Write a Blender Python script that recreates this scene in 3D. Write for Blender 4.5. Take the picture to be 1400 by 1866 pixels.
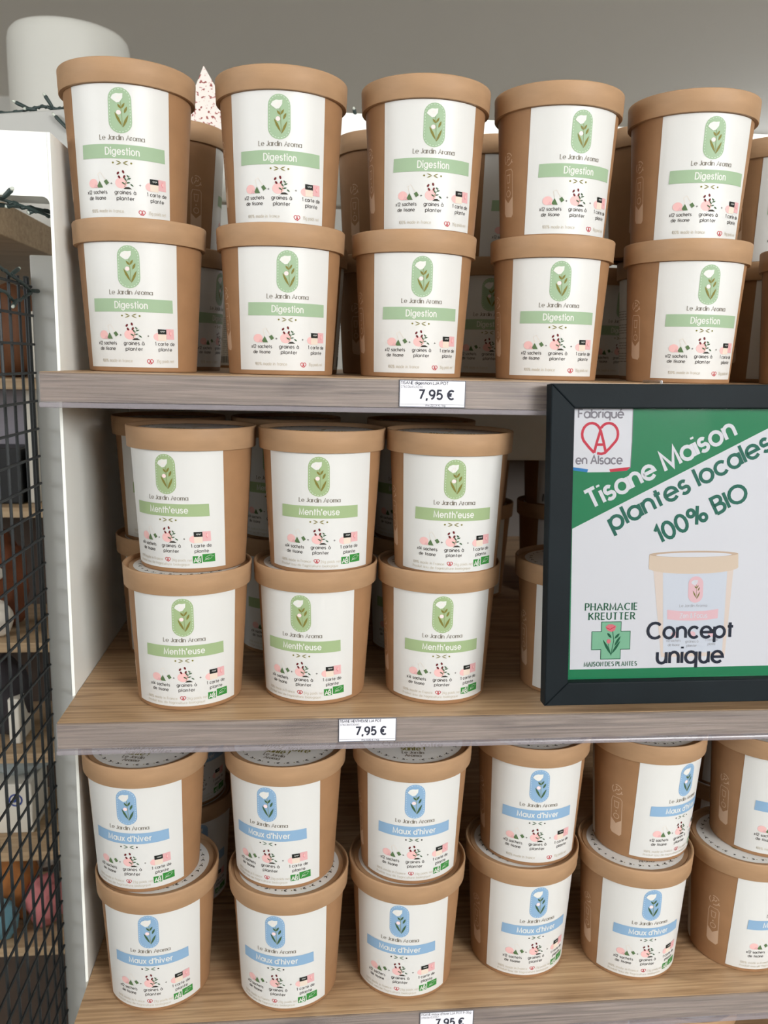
import bpy, bmesh, math, random
from mathutils import Vector, Matrix
from mathutils.geometry import tessellate_polygon

scene = bpy.context.scene
for o in list(bpy.data.objects):
    bpy.data.objects.remove(o, do_unlink=True)
COL = scene.collection
R_ = math.radians
random.seed(7)

# ------------------------------------------------------------------ camera
cam = bpy.data.cameras.new('camera')
cam.sensor_fit = 'VERTICAL'
cam.sensor_height = 36.0
cam.sensor_width = 27.0
cam.lens = 1524.0 / 1866.0 * 36.0
cam.clip_start = 0.02
cam.dof.use_dof = True
cam.dof.focus_distance = 0.63
cam.dof.aperture_fstop = 11.0
cam_o = bpy.data.objects.new('camera', cam)
COL.objects.link(cam_o)
pitch, roll, yaw = 0.176240, 0.0220180, 0.0997517
fw = Vector((math.sin(yaw) * math.cos(pitch), math.cos(yaw) * math.cos(pitch), -math.sin(pitch)))
rt = Vector((math.cos(yaw), -math.sin(yaw), 0))
up = rt.cross(fw)
r2 = math.cos(roll) * rt + math.sin(roll) * up
u2 = -math.sin(roll) * rt + math.cos(roll) * up
m3 = Matrix((r2, u2, -fw)).transposed()
cam_o.matrix_world = m3.to_4x4()
scene.camera = cam_o

# ------------------------------------------------------------------ light
scene.view_settings.view_transform = 'Standard'
scene.view_settings.look = 'None'
scene.view_settings.gamma = 1.0
scene.view_settings.use_curve_mapping = False
scene.view_settings.exposure = -0.02
scene.cycles.use_denoising = True
scene.cycles.max_bounces = 12
scene.cycles.diffuse_bounces = 9
scene.cycles.caustics_reflective = False
scene.cycles.caustics_refractive = False

world = bpy.data.worlds.new('world')
scene.world = world
world.use_nodes = True
bg = world.node_tree.nodes['Background']
bg.inputs[0].default_value = (0.86, 0.93, 1.0, 1)
bg.inputs[1].default_value = 0.35


def area(name, loc, target, sx, sy, power, col):
    l = bpy.data.lights.new(name, 'AREA')
    l.shape = 'RECTANGLE'
    l.size, l.size_y = sx, sy
    l.energy = power
    l.color = col
    o = bpy.data.objects.new(name, l)
    o.location = loc
    d = Vector(target) - Vector(loc)
    o.rotation_euler = d.to_track_quat('-Z', 'Y').to_euler()
    COL.objects.link(o)
    return o


# daylight: high shop front window behind the photographer, left-hand window, far window
area('shopfront_daylight', (1.50, -2.33, 0.64), (0.0, 0.65, -0.2), 1.9, 0.76, 165, (0.985, 0.99, 0.985))
area('left_window_daylight', (-2.85, -0.8, 0.56), (0.1, 0.75, 0.1), 2.2, 0.9, 50, (0.965, 0.985, 1.0))
area('far_window_daylight', (2.7, 4.1, 0.55), (1.0, 0.0, 0.4), 1.2, 1.0, 2.5, (0.93, 0.97, 1.0))


# ------------------------------------------------------------------ materials
def lin(c):
    return tuple(((v / 255) / 12.92 if v / 255 <= 0.04045 else ((v / 255 + 0.055) / 1.055) ** 2.4) for v in c)


def mat(name, rgb, rough=0.6, metal=0.0, spec=0.5, noise=0.0, nscale=60.0, bump=0.0, bscale=300.0,
        stretch=(1, 1, 1), alpha=1.0):
    m = bpy.data.materials.new(name)
    m.use_nodes = True
    nt = m.node_tree
    b = nt.nodes['Principled BSDF']
    c = lin(rgb)
    b.inputs['Base Color'].default_value = (*c, 1)
    b.inputs['Roughness'].default_value = rough
    b.inputs['Metallic'].default_value = metal
    b.inputs['Specular IOR Level'].default_value = spec
    b.inputs['Alpha'].default_value = alpha
    if noise or bump:
        tc = nt.nodes.new('ShaderNodeTexCoord')
        mp = nt.nodes.new('ShaderNodeMapping')
        mp.inputs['Scale'].default_value = stretch
        nt.links.new(tc.outputs['Object'], mp.inputs[0])
    if noise:
        n = nt.nodes.new('ShaderNodeTexNoise')
        n.inputs['Scale'].default_value = nscale
        n.inputs['Detail'].default_value = 5
        nt.links.new(mp.outputs[0], n.inputs['Vector'])
        r = nt.nodes.new('ShaderNodeValToRGB')
        r.color_ramp.elements[0].position = 0.3
        r.color_ramp.elements[1].position = 0.7
        r.color_ramp.elements[0].color = (*[v * (1 - noise) for v in c], 1)
        r.color_ramp.elements[1].color = (*[min(1, v * (1 + noise)) for v in c], 1)
        nt.links.new(n.outputs['Fac'], r.inputs[0])
        nt.links.new(r.outputs[0], b.inputs['Base Color'])
    if bump:
        n2 = nt.nodes.new('ShaderNodeTexNoise')
        n2.inputs['Scale'].default_value = bscale
        n2.inputs['Detail'].default_value = 3
        nt.links.new(mp.outputs[0], n2.inputs['Vector'])
        bp = nt.nodes.new('ShaderNodeBump')
        bp.inputs['Strength'].default_value = bump
        bp.inputs['Distance'].default_value = 0.001
        nt.links.new(n2.outputs['Fac'], bp.inputs['Height'])
        nt.links.new(bp.outputs[0], b.inputs['Normal'])
    return m


def wood_mat(name, dark, mid, light, rough=0.45, scale=(1.6, 38, 60), knots=True):
    m = bpy.data.materials.new(name)
    m.use_nodes = True
    nt = m.node_tree
    b = nt.nodes['Principled BSDF']
    b.inputs['Roughness'].default_value = rough
    tc = nt.nodes.new('ShaderNodeTexCoord')
    mp = nt.nodes.new('ShaderNodeMapping')
    mp.inputs['Scale'].default_value = scale
    nt.links.new(tc.outputs['Object'], mp.inputs[0])
    n = nt.nodes.new('ShaderNodeTexNoise')
    n.inputs['Scale'].default_value = 4.0
    n.inputs['Detail'].default_value = 8
    n.inputs['Roughness'].default_value = 0.62
    n.inputs['Distortion'].default_value = 0.7
    nt.links.new(mp.outputs[0], n.inputs['Vector'])
    r = nt.nodes.new('ShaderNodeValToRGB')
    e = r.color_ramp.elements
    e[0].position, e[0].color = 0.28, (*lin(dark), 1)
    e[1].position, e[1].color = 0.72, (*lin(light), 1)
    k = e.new(0.5)
    k.color = (*lin(mid), 1)
    nt.links.new(n.outputs['Fac'], r.inputs[0])
    last = r.outputs[0]
    if knots:
        mp2 = nt.nodes.new('ShaderNodeMapping')
        mp2.inputs['Scale'].default_value = (3.0, 16, 20)
        nt.links.new(tc.outputs['Object'], mp2.inputs[0])
        n3 = nt.nodes.new('ShaderNodeTexNoise')
        n3.inputs['Scale'].default_value = 2.3
        n3.inputs['Detail'].default_value = 4
        n3.inputs['Distortion'].default_value = 1.5
        nt.links.new(mp2.outputs[0], n3.inputs['Vector'])
        r3 = nt.nodes.new('ShaderNodeValToRGB')
        r3.color_ramp.elements[0].position = 0.3
        r3.color_ramp.elements[0].color = (0.62, 0.58, 0.55, 1)
        r3.color_ramp.elements[1].position = 0.48
        r3.color_ramp.elements[1].color = (1, 1, 1, 1)
        nt.links.new(n3.outputs['Fac'], r3.inputs[0])
        mx = nt.nodes.new('ShaderNodeMix')
        mx.data_type = 'RGBA'
        mx.blend_type = 'MULTIPLY'
        mx.inputs['Factor'].default_value = 1.0
        nt.links.new(last, mx.inputs['A'])
        nt.links.new(r3.outputs[0], mx.inputs['B'])
        last = mx.outputs['Result']
    nt.links.new(last, b.inputs['Base Color'])
    return m


KRAFT = mat('kraft_board', (150, 113, 80), 0.62, noise=0.07, nscale=55, bump=0.06, bscale=420, spec=0.3)
KRAFT_LID = mat('kraft_lid_board', (165, 132, 100), 0.58, noise=0.06, nscale=48, bump=0.06, bscale=380, spec=0.3, stretch=(1, 1, 3))
PAPER = mat('label_paper', (208, 208, 206), 0.42, spec=0.35)
INK = {}


def ink(name, rgb, rough=0.5):
    if name not in INK:
        INK[name] = mat('ink_' + name, tuple(v * .94 for v in rgb), rough, spec=0.12)
    return INK[name]


ink('sage', (160, 185, 153)); ink('lime', (160, 181, 136)); ink('blue', (140, 174, 206))
ink('white', (226, 227, 222)); ink('olive', (128, 122, 60)); ink('leaf', (70, 98, 70))
ink('stem', (140, 150, 105)); ink('brand', (128, 122, 112)); ink('text', (92, 88, 86))
ink('pink', (238, 190, 188)); ink('rose', (226, 176, 178)); ink('beige', (232, 216, 200))
ink('seed', (110, 42, 46)); ink('black', (30, 34, 34)); ink('red', (192, 62, 72))
ink('faint', (205, 198, 184)); ink('tag', (92, 118, 80)); ink('agri', (58, 138, 62))
ink('sand', (204, 174, 148)); ink('dark', (60, 56, 50)); ink('stitch', (205, 222, 202))
ink('stitch_blue', (190, 212, 232)); ink('card', (38, 40, 38)); ink('blush', (250, 222, 222))
ink('poster_green', (26, 128, 84)); ink('poster_text', (28, 104, 88)); ink('navy', (30, 38, 56))
ink('poster_white', (226, 227, 234)); ink('grey', (132, 128, 138)); ink('flag_blue', (40, 128, 196))
ink('flag_red', (206, 52, 74)); ink('cross', (132, 192, 158)); ink('cross_dark', (22, 96, 66))
ink('pale_kraft', (226, 206, 186)); ink('pale_side', (232, 216, 206)); ink('pale_label', (216, 222, 234))
ink('pale_pink', (238, 196, 204)); ink('pale_text', (176, 178, 186)); ink('poppy', (226, 120, 132))
ink('pale_rim', (205, 180, 158))
ink('print', (58, 60, 72)); ink('barcode', (44, 44, 48)); ink('text_line', (150, 148, 146))


# ------------------------------------------------------------------ mesh helpers
def link(name, me, mats, parent=None):
    o = bpy.data.objects.new(name, me)
    for m in (mats if isinstance(mats, (list, tuple)) else [mats]):
        me.materials.append(m)
    COL.objects.link(o)
    if parent is not None:
        o.parent = parent
    return o


def obj(name, bm, mats, parent=None, smooth=False, angle=None):
    me = bpy.data.meshes.new(name)
    bmesh.ops.recalc_face_normals(bm, faces=bm.faces[:])
    bm.to_mesh(me)
    bm.free()
    if smooth:
        for p in me.polygons:
            p.use_smooth = True
        if angle:
            me.set_sharp_from_angle(angle=R_(angle))
    return link(name, me, mats, parent)


def box(bm, x0, x1, y0, y1, z0, z1, bevel=0.0, mi=0):
    vs = [bm.verts.new((x, y, z)) for x in (x0, x1) for y in (y0, y1) for z in (z0, z1)]
    q = [(0, 1, 3, 2), (4, 6, 7, 5), (0, 4, 5, 1), (2, 3, 7, 6), (0, 2, 6, 4), (1, 5, 7, 3)]
    fs = [bm.faces.new([vs[i] for i in f]) for f in q]
    for f in fs:
        f.material_index = mi
    if bevel:
        es = list({e for f in fs for e in f.edges})
        bmesh.ops.bevel(bm, geom=es, offset=bevel, segments=2, profile=0.5, affect='EDGES')
    return fs


def lathe(bm, prof, seg=96, mi=0, close_bottom=True, close_top=True):
    rings = []
    for r, z in prof:
        if r <= 1e-6:
            rings.append([bm.verts.new((0, 0, z))])
        else:
            rings.append([bm.verts.new((r * math.cos(2 * math.pi * i / seg), r * math.sin(2 * math.pi * i / seg), z)) for i in range(seg)])
    for a, b in zip(rings, rings[1:]):
        for i in range(seg):
            j = (i + 1) % seg
            if len(a) == 1 and len(b) == 1:
                continue
            if len(a) == 1:
                f = bm.faces.new((a[0], b[i], b[j]))
            elif len(b) == 1:
                f = bm.faces.new((a[i], a[j], b[0]))
            else:
                f = bm.faces.new((a[i], a[j], b[j], b[i]))
            f.material_index = mi


def tube(bm, pts, r, seg=8, mi=0):
    pts = [Vector(p) for p in pts]
    rings = []
    n = len(pts)
    for i, p in enumerate(pts):
        t = (pts[min(i + 1, n - 1)] - pts[max(i - 1, 0)]).normalized()
        ref = Vector((0, 0, 1)) if abs(t.z) < 0.9 else Vector((1, 0, 0))
        a = t.cross(ref).normalized()
        b = t.cross(a)
        rr = r[i] if isinstance(r, (list, tuple)) else r
        rings.append([bm.verts.new(p + rr * (math.cos(2 * math.pi * k / seg) * a + math.sin(2 * math.pi * k / seg) * b)) for k in range(seg)])
    for A, B in zip(rings, rings[1:]):
        for k in range(seg):
            f = bm.faces.new((A[k], A[(k + 1) % seg], B[(k + 1) % seg], B[k]))
            f.material_index = mi
    bm.faces.new(rings[0][::-1]).material_index = mi
    bm.faces.new(rings[-1]).material_index = mi


def tag(o, label=None, cat=None, group=None, kind=None):
    if label: o['label'] = label
    if cat: o['category'] = cat
    if group: o['group'] = group
    if kind: o['kind'] = kind
    return o


def empty(name, loc=(0, 0, 0), rz=0.0):
    o = bpy.data.objects.new(name, None)
    o.empty_display_size = 0.02
    o.location = loc
    o.rotation_euler = (0, 0, rz)
    COL.objects.link(o)
    return o


def copy_tree(o, parent=None):
    c = o.copy()
    COL.objects.link(c)
    if parent is not None:
        c.parent = parent
    for ch in list(o.children):
        copy_tree(ch, c)
    return c


# ------------------------------------------------------------------ lettering drawn as strokes
def arc(cx, cy, rx, ry, a0, a1, n=None):
    n = n or max(3, int(abs(a1 - a0) / 22))
    return [(cx + rx * math.cos(R_(a0 + (a1 - a0) * i / n)), cy + ry * math.sin(R_(a0 + (a1 - a0) * i / n))) for i in range(n + 1)]


O = arc(.5, .5, .5, .5, 0, 360)
G = {
    'a': ([O, [(1, 1), (1, 0)]], 1.0),
    'b': ([O, [(0, 1.45), (0, 0)]], 1.0),
    'c': ([arc(.5, .5, .5, .5, 42, 318)], .88),
    'd': ([O, [(1, 1.45), (1, 0)]], 1.0),
    'e': ([[(.02, .5), (1, .5)] + arc(.5, .5, .5, .5, 0, 318)[1:]], 1.0),
    'f': ([[(.22, 0), (.22, 1.1)] + arc(.56, 1.1, .34, .34, 180, 95)[1:], [(0, .95), (.52, .95)]], .52),
    'g': ([O, [(1, 1), (1, .05)] + arc(.5, .05, .5, .5, 0, -150)[1:]], 1.0),
    'h': ([[(0, 1.45), (0, 0)], [(0, .55)] + arc(.41, .58, .41, .41, 180, 0) + [(.82, 0)]], .82),
    'i': ([[(0, 1), (0, 0)], [(0, 1.3), (0, 1.46)]], 0.0),
    'j': ([[(0.1, 1), (.1, -.25)] + arc(-.1, -.25, .2, .2, 0, -90)[1:], [(.1, 1.3), (.1, 1.46)]], .1),
    'k': ([[(0, 1.45), (0, 0)], [(.7, 1), (0, .42)], [(.25, .6), (.75, 0)]], .75),
    'l': ([[(0, 1.45), (0, 0)]], 0.0),
    'm': ([[(0, 1), (0, 0)], [(0, .6)] + arc(.34, .64, .34, .36, 180, 0) + [(.68, 0)], [(.68, .6)] + arc(1.02, .64, .34, .36, 180, 0) + [(1.36, 0)]], 1.36),
    'n': ([[(0, 1), (0, 0)], [(0, .55)] + arc(.41, .58, .41, .41, 180, 0) + [(.82, 0)]], .82),
    'o': ([O], 1.0),
    'p': ([O, [(0, 1), (0, -.45)]], 1.0),
    'q': ([O, [(1, 1), (1, -.45)]], 1.0),
    'r': ([[(0, 1), (0, 0)], [(0, .55)] + arc(.38, .58, .38, .4, 180, 80)], .44),
    's': ([arc(.34, .73, .29, .27, 35, 235) + [(.34, .5)] + arc(.34, .27, .33, .27, 60, -150)], .68),
    't': ([[(.22, 1.36), (.22, 0)], [(0, 1), (.5, 1)]], .5),
    'u': ([[(0, 1), (0, .42)] + arc(.41, .42, .41, .42, 180, 360)[1:] + [(.82, 1)], [(.82, .5), (.82, 0)]], .82),
    'v': ([[(0, 1), (.41, 0), (.82, 1)]], .82),
    'w': ([[(0, 1), (.3, 0), (.6, 1), (.9, 0), (1.2, 1)]], 1.2),
    'x': ([[(0, 1), (.76, 0)], [(.76, 1), (0, 0)]], .76),
    'y': ([[(0, 1), (.43, .02)], [(.86, 1), (.25, -.45)]], .86),
    'z': ([[(0, 1), (.72, 1), (0, 0), (.72, 0)]], .72),
    'A': ([[(0, 0), (.6, 1.42), (1.2, 0)], [(.22, .48), (.98, .48)]], 1.2),
    'B': ([[(0, 0), (0, 1.42), (.4, 1.42)] + arc(.4, 1.08, .36, .34, 90, -90)[1:] + [(0, .74)], [(.4, .74)] + arc(.44, .37, .4, .37, 90, -90) + [(0, 0)]], .84),
    'C': ([arc(.71, .71, .71, .71, 45, 315)], 1.25),
    'D': ([[(0, 0), (0, 1.42), (.4, 1.42)] + arc(.4, .71, .72, .71, 90, -90)[1:] + [(0, 0)]], 1.12),
    'E': ([[(.76, 1.42), (0, 1.42), (0, 0), (.76, 0)], [(0, .74), (.68, .74)]], .76),
    'F': ([[(.74, 1.42), (0, 1.42), (0, 0)], [(0, .74), (.66, .74)]], .74),
    'H': ([[(0, 0), (0, 1.42)], [(1, 0), (1, 1.42)], [(0, .74), (1, .74)]], 1.0),
    'I': ([[(0, 0), (0, 1.42)]], 0.0),
    'J': ([[(.5, 1.42), (.5, .4)] + arc(.22, .4, .28, .4, 0, -160)[1:]], .5),
    'K': ([[(0, 0), (0, 1.42)], [(.95, 1.42), (0, .6)], [(.3, .86), (1, 0)]], 1.0),
    'L': ([[(0, 1.42), (0, 0), (.7, 0)]], .7),
    'M': ([[(0, 0), (0.08, 1.42), (.68, .1), (1.28, 1.42), (1.36, 0)]], 1.36),
    'N': ([[(0, 0), (0, 1.42), (1.05, 0), (1.05, 1.42)]], 1.05),
    'O': ([arc(.72, .71, .72, .71, 0, 360)], 1.44),
    'P': ([[(0, 0), (0, 1.42), (.45, 1.42)] + arc(.45, 1.04, .38, .38, 90, -90)[1:] + [(0, .66)]], .83),
    'R': ([[(0, 0), (0, 1.42), (.45, 1.42)] + arc(.45, 1.06, .36, .36, 90, -90)[1:] + [(0, .7)], [(.42, .7), (.88, 0)]], .88),
    'S': ([arc(.42, 1.06, .37, .36, 30, 240) + [(.42, .73)] + arc(.42, .36, .42, .37, 65, -155)], .85),
    'T': ([[(0, 1.42), (.9, 1.42)], [(.45, 1.42), (.45, 0)]], .9),
    'U': ([[(0, 1.42), (0, .48)] + arc(.48, .48, .48, .48, 180, 360)[1:] + [(.96, 1.42)]], .96),
    'V': ([[(0, 1.42), (.58, 0), (1.16, 1.42)]], 1.16),
    'Z': ([[(0, 1.42), (.95, 1.42), (0, 0), (.95, 0)]], .95),
    '0': ([arc(.44, .71, .44, .71, 0, 360)], .88),
    '1': ([[(.0, 1.12), (.3, 1.42), (.3, 0)]], .32),
    '2': ([arc(.42, 1.0, .42, .42, 165, -35) + [(0, 0), (.86, 0)]], .86),
    '3': ([arc(.4, 1.06, .36, .36, 150, -80) + arc(.4, .36, .4, .38, 80, -150)], .8),
    '4': ([[(.62, 0), (.62, 1.42), (0, .38), (.86, .38)]], .86),
    '5': ([[(.76, 1.42), (.14, 1.42), (.06, .74)] + arc(.4, .45, .42, .45, 125, -150)], .82),
    '6': ([arc(.42, .43, .42, .43, 0, 360), [(.03, .55)] + arc(.6, .62, .58, .8, 175, 95)], .84),
    '7': ([[(0, 1.42), (.82, 1.42), (.26, 0)]], .82),
    '8': ([arc(.42, 1.07, .34, .35, 0, 360), arc(.42, .37, .42, .37, 0, 360)], .84),
    '9': ([arc(.42, .99, .42, .43, 0, 360), [(.81, .87)] + arc(.24, .8, .58, .8, 5, -85)], .84),
    '%': ([arc(.3, 1.1, .28, .3, 0, 360), arc(1.1, .3, .28, .3, 0, 360), [(1.05, 1.42), (.35, 0)]], 1.4),
    '+': ([[(0, .6), (.7, .6)], [(.35, .95), (.35, .25)]], .7),
    "'": ([[(0.05, 1.45), (0, 1.08)]], .05),
    ',': ([[(.1, .12), (.0, -.3)]], .1),
    '.': ([[(0, 0), (0, .14)]], 0.0),
    '!': ([[(0, 1.42), (0, .4)], [(0, 0), (0, .14)]], 0.0),
    '-': ([[(0, .55), (.5, .55)]], .5),
    '/': ([[(0, -.1), (.5, 1.42)]], .5),
    '&': ([[(1.0, 0), (.25, 1.0)] + arc(.46, 1.12, .24, .28, 200, -20)[1:] + [(.14, .62)] + arc(.42, .36, .38, .36, 140, 330)[1:] + [(.98, .7)]], 1.0),
    '\u20ac': ([arc(.72, .71, .56, .71, 48, 312), [(-.02, .86), (.78, .86)], [(-.02, .56), (.74, .56)]], 1.1),
}
G['\u00e9'] = (G['e'][0] + [[(.4, 1.22), (.66, 1.5)]], 1.0)
G['\u00e0'] = (G['a'][0] + [[(.34, 1.5), (.6, 1.22)]], 1.0)


class Art:
    """Flat printed artwork: triangles in (u right, v down) with an ink and a layer."""

    def __init__(self, umax=16.0):
        self.t = []
        self.umax = umax
        self.k = 0

    def nxt(self, l):
        # every printed shape lies a hair above the one before it
        self.k = (self.k + 1) % 24
        return l + self.k * .035 if l else l

    def tri(self, a, b, c, m, l):
        us = (a[0], b[0], c[0])
        if max(us) - min(us) > self.umax:
            e = [(abs(a[0] - b[0]), 0), (abs(b[0] - c[0]), 1), (abs(c[0] - a[0]), 2)]
            k = max(e)[1]
            if k == 1: a, b, c = b, c, a
            elif k == 2: a, b, c = c, a, b
            h = ((a[0] + b[0]) / 2, (a[1] + b[1]) / 2)
            self.tri(a, h, c, m, l)
            self.tri(h, b, c, m, l)
        else:
            self.t.append((a, b, c, m, l))

    def poly(self, pts, m, l=1):
        l = self.nxt(l)
        tr = tessellate_polygon([[Vector((p[0], p[1], 0)) for p in pts]])
        for a, b, c in tr:
            self.tri(pts[a], pts[b], pts[c], m, l)

    def rect(self, x0, y0, x1, y1, m, l=1):
        self.poly([(x0, y0), (x1, y0), (x1, y1), (x0, y1)], m, l)

    def disc(self, cx, cy, rx, ry, m, l=1, n=20, rot=0.0):
        l = self.nxt(l)
        c, s = math.cos(R_(rot)), math.sin(R_(rot))
        P = []
        for i in range(n):
            x, y = rx * math.cos(2 * math.pi * i / n), ry * math.sin(2 * math.pi * i / n)
            P.append((cx + c * x - s * y, cy + s * x + c * y))
        for i in range(n):
            self.tri((cx, cy), P[i], P[(i + 1) % n], m, l)

    def leaf(self, p, q, w, m, l=2):
        d = Vector((q[0] - p[0], q[1] - p[1]))
        n = Vector((-d.y, d.x)).normalized() * w
        A = []
        for t, k in ((0, 0), (.2, .6), (.45, 1), (.75, .75), (1, 0)):
            A.append((p[0] + d.x * t + n.x * k, p[1] + d.y * t + n.y * k))
        B = []
        for t, k in ((.75, .75), (.45, 1), (.2, .6)):
            B.append((p[0] + d.x * t - n.x * k, p[1] + d.y * t - n.y * k))
        self.poly(A + B, m, l)

    def stroke(self, pts, w, m, l=1, contrast=0.0, cap=False):
        l0, l = l, self.nxt(l)
        pts = [tuple(p) for p in pts]
        closed = len(pts) > 3 and abs(pts[0][0] - pts[-1][0]) + abs(pts[0][1] - pts[-1][1]) < 1e-6
        n = len(pts)
        Ls, Rs = [], []
        for i in range(n):
            a = pts[(i - 1) % n if i else (n - 2 if closed else 0)]
            b = pts[i]
            c = pts[i + 1] if i + 1 < n else (pts[1] if closed else pts[i])
            d1 = Vector((b[0] - a[0], b[1] - a[1]))
            d2 = Vector((c[0] - b[0], c[1] - b[1]))
            if d1.length < 1e-9: d1 = d2.copy()
            if d2.length < 1e-9: d2 = d1.copy()
            d1.normalize(); d2.normalize()
            t = d1 + d2
            if t.length < 1e-6: t = d1.copy()
            t.normalize()
            nn = Vector((-t.y, t.x))
            k = max(0.45, nn.dot(Vector((-d1.y, d1.x))))
            ww = w * (1 - contrast * (1 - abs(t.y) ** 1.0)) if contrast else w
            nn *= ww / 2 / k
            Ls.append((b[0] + nn.x, b[1] + nn.y))
            Rs.append((b[0] - nn.x, b[1] - nn.y))
        for i in range(n - 1):
            self.tri(Ls[i], Rs[i], Rs[i + 1], m, l)
            self.tri(Ls[i], Rs[i + 1], Ls[i + 1], m, l)
        if cap and not closed:
            for p in (pts[0], pts[-1]):
                self.disc(p[0], p[1], w / 2, w / 2, m, l0, 8)

    def text(self, s, x, y, xh, w, m, l=1, width=None, align='c', angle=0.0, gap=0.3, contrast=0.0,
             serif=0.0, cap=False, space=0.55):
        # lay out in glyph units (1 = x-height), then scale to the asked width
        W, items = 0.0, []
        for ch in s:
            if ch == ' ':
                W += space
                continue
            st, adv = G[ch]
            items.append((W, st, ch))
            W += adv + gap
        W -= gap
        sx = (width - w) / W if width else xh
        off = {'c': -W * sx / 2, 'l': 0.0, 'r': -W * sx}[align]
        ca, sa = math.cos(R_(angle)), math.sin(R_(angle))

        def T(px, py):
            X, Y = off + px * sx, py * xh
            return (x + X * ca - Y * sa * 1.0, y - (X * sa + Y * ca))
        for ox, st, ch in items:
            for pl in st:
                P = [T(ox + px, py) for px, py in pl]
                self.stroke(P, w, m, l, contrast, cap)
                if serif:
                    for e, f in ((0, 1), (-1, -2)):
                        if abs(pl[e][0] - pl[f][0]) < .75 * abs(pl[e][1] - pl[f][1]) and pl[e][1] in (0, 1, 1.42, 1.45):
                            bx, by = ox + pl[e][0], pl[e][1]
                            self.stroke([T(bx - serif, by), T(bx + serif, by)], w * .45, m, l)

    def fill(self, bm, fn, mats):
        """append to bmesh; fn(u, v, layer) -> xyz ; returns used materials in slot order"""
        cache = {}
        for a, b, c, m, l in self.t:
            if m not in mats: mats.append(m)
            k = mats.index(m)
            vs = []
            for p in (a, b, c):
                key = (round(p[0], 3), round(p[1], 3), l)
                v = cache.get(key)
                if v is None:
                    v = bm.verts.new(fn(p[0], p[1], l))
                    cache[key] = v
                vs.append(v)
            if len(set(vs)) < 3: continue
            try:
                f = bm.faces.new(vs)
                f.material_index = k
                f.smooth = True
            except ValueError:
                pass


def art_obj(name, bm, mats, parent=None):
    me = bpy.data.meshes.new(name)
    bm.to_mesh(me)
    bm.free()
    return link(name, me, [INK[m] if isinstance(m, str) else m for m in mats], parent)


# ------------------------------------------------------------------ the tub
H, LH, RB, RT, RL, REC = 0.10826, 0.01617, 0.0404, 0.0459, 0.0495, 0.0030
LT, LB = H - LH - 0.0003, 0.0034             # label top and bottom height


def cone_r(z):
    return RB + (RT - RB) * z / (H - LH)


def on_cone(theta0=0.0, base=0.00022, step=0.00010):
    def fn(u, v, l):
        z = LT - (LT - LB) * v / 540.0
        a = u / (266.0 - 46.0 * v / 540.0) + theta0
        r = cone_r(z) + base + step * l
        return (r * math.sin(a), -r * math.cos(a), z)
    return fn


def flower(A, cx, s, leafm, y0=0.0, stem='stem', white='white', bud='blush', L=2):
    def P(x, y): return (cx + (x - 8) * s, y0 + y * s)
    A.stroke([P(11, 70), P(14, 110), P(16, 170)], 2.2 * s, stem, L)
    for p, q, w in (((-1, 80), (13, 98), 4), ((27, 74), (14, 97), 4), ((36, 88), (24, 116), 4.5),
                    ((-13, 112), (14, 166), 4.5), ((40, 120), (17, 173), 4.5)):
        A.leaf(P(*p), P(*q), w * s * 1.1, leafm, L)
    A.poly([P(-26, 58), P(-19, 45), P(-5, 38), P(8, 39), P(21, 37), P(20, 55), P(8, 72), P(-4, 75), P(-17, 66)], white, L + 1)
    A.stroke([P(-6, 62), P(2, 52), P(4, 46)], 1.2 * s, bud, L + 2)
    A.stroke([P(6, 62), P(10, 50)], 1.2 * s, bud, L + 2)
    c = P(3, 113)
    A.disc(c[0], c[1], 9 * s, 9 * s, bud, L + 1)


def oval(A, cx, y0, y1, hw, m, L=1, n=10):
    P = [(cx + hw * math.cos(t), y0 + hw - hw * math.sin(t)) for t in [math.pi * i / n for i in range(n + 1)]]
    Q = [(cx - hw * math.cos(t), y1 - hw + hw * math.sin(t)) for t in [math.pi * i / n for i in range(n + 1)]]
    ring = P + Q
    A.poly(ring, m, L)
    return ring


def pretzel(A, cx, cy, s, w, m, L=1):
    def P(pts): return [(cx + x * s, cy - y * s) for x, y in pts]
    A.stroke(P(arc(-.47, .2, .52, .6, 15, 232, 12) + [(-.58, -.52), (-.3, -.80)]), w, m, L)
    A.stroke(P([(.12, .52)] + arc(.47, .2, .52, .6, 140, -52, 11) + [(.55, -.55), (.3, -.80), (.1, -.86), (-.14, -.82)]), w, m, L)
    A.stroke(P([(.02, .42), (-.16, -.2), (-.3, -.80)]), w, m, L)
    A.stroke(P([(.02, .42), (.2, -.2), (.34, -.78)]), w, m, L)
    A.stroke(P([(-.22, -.36), (.26, -.36)]), w, m, L)


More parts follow.
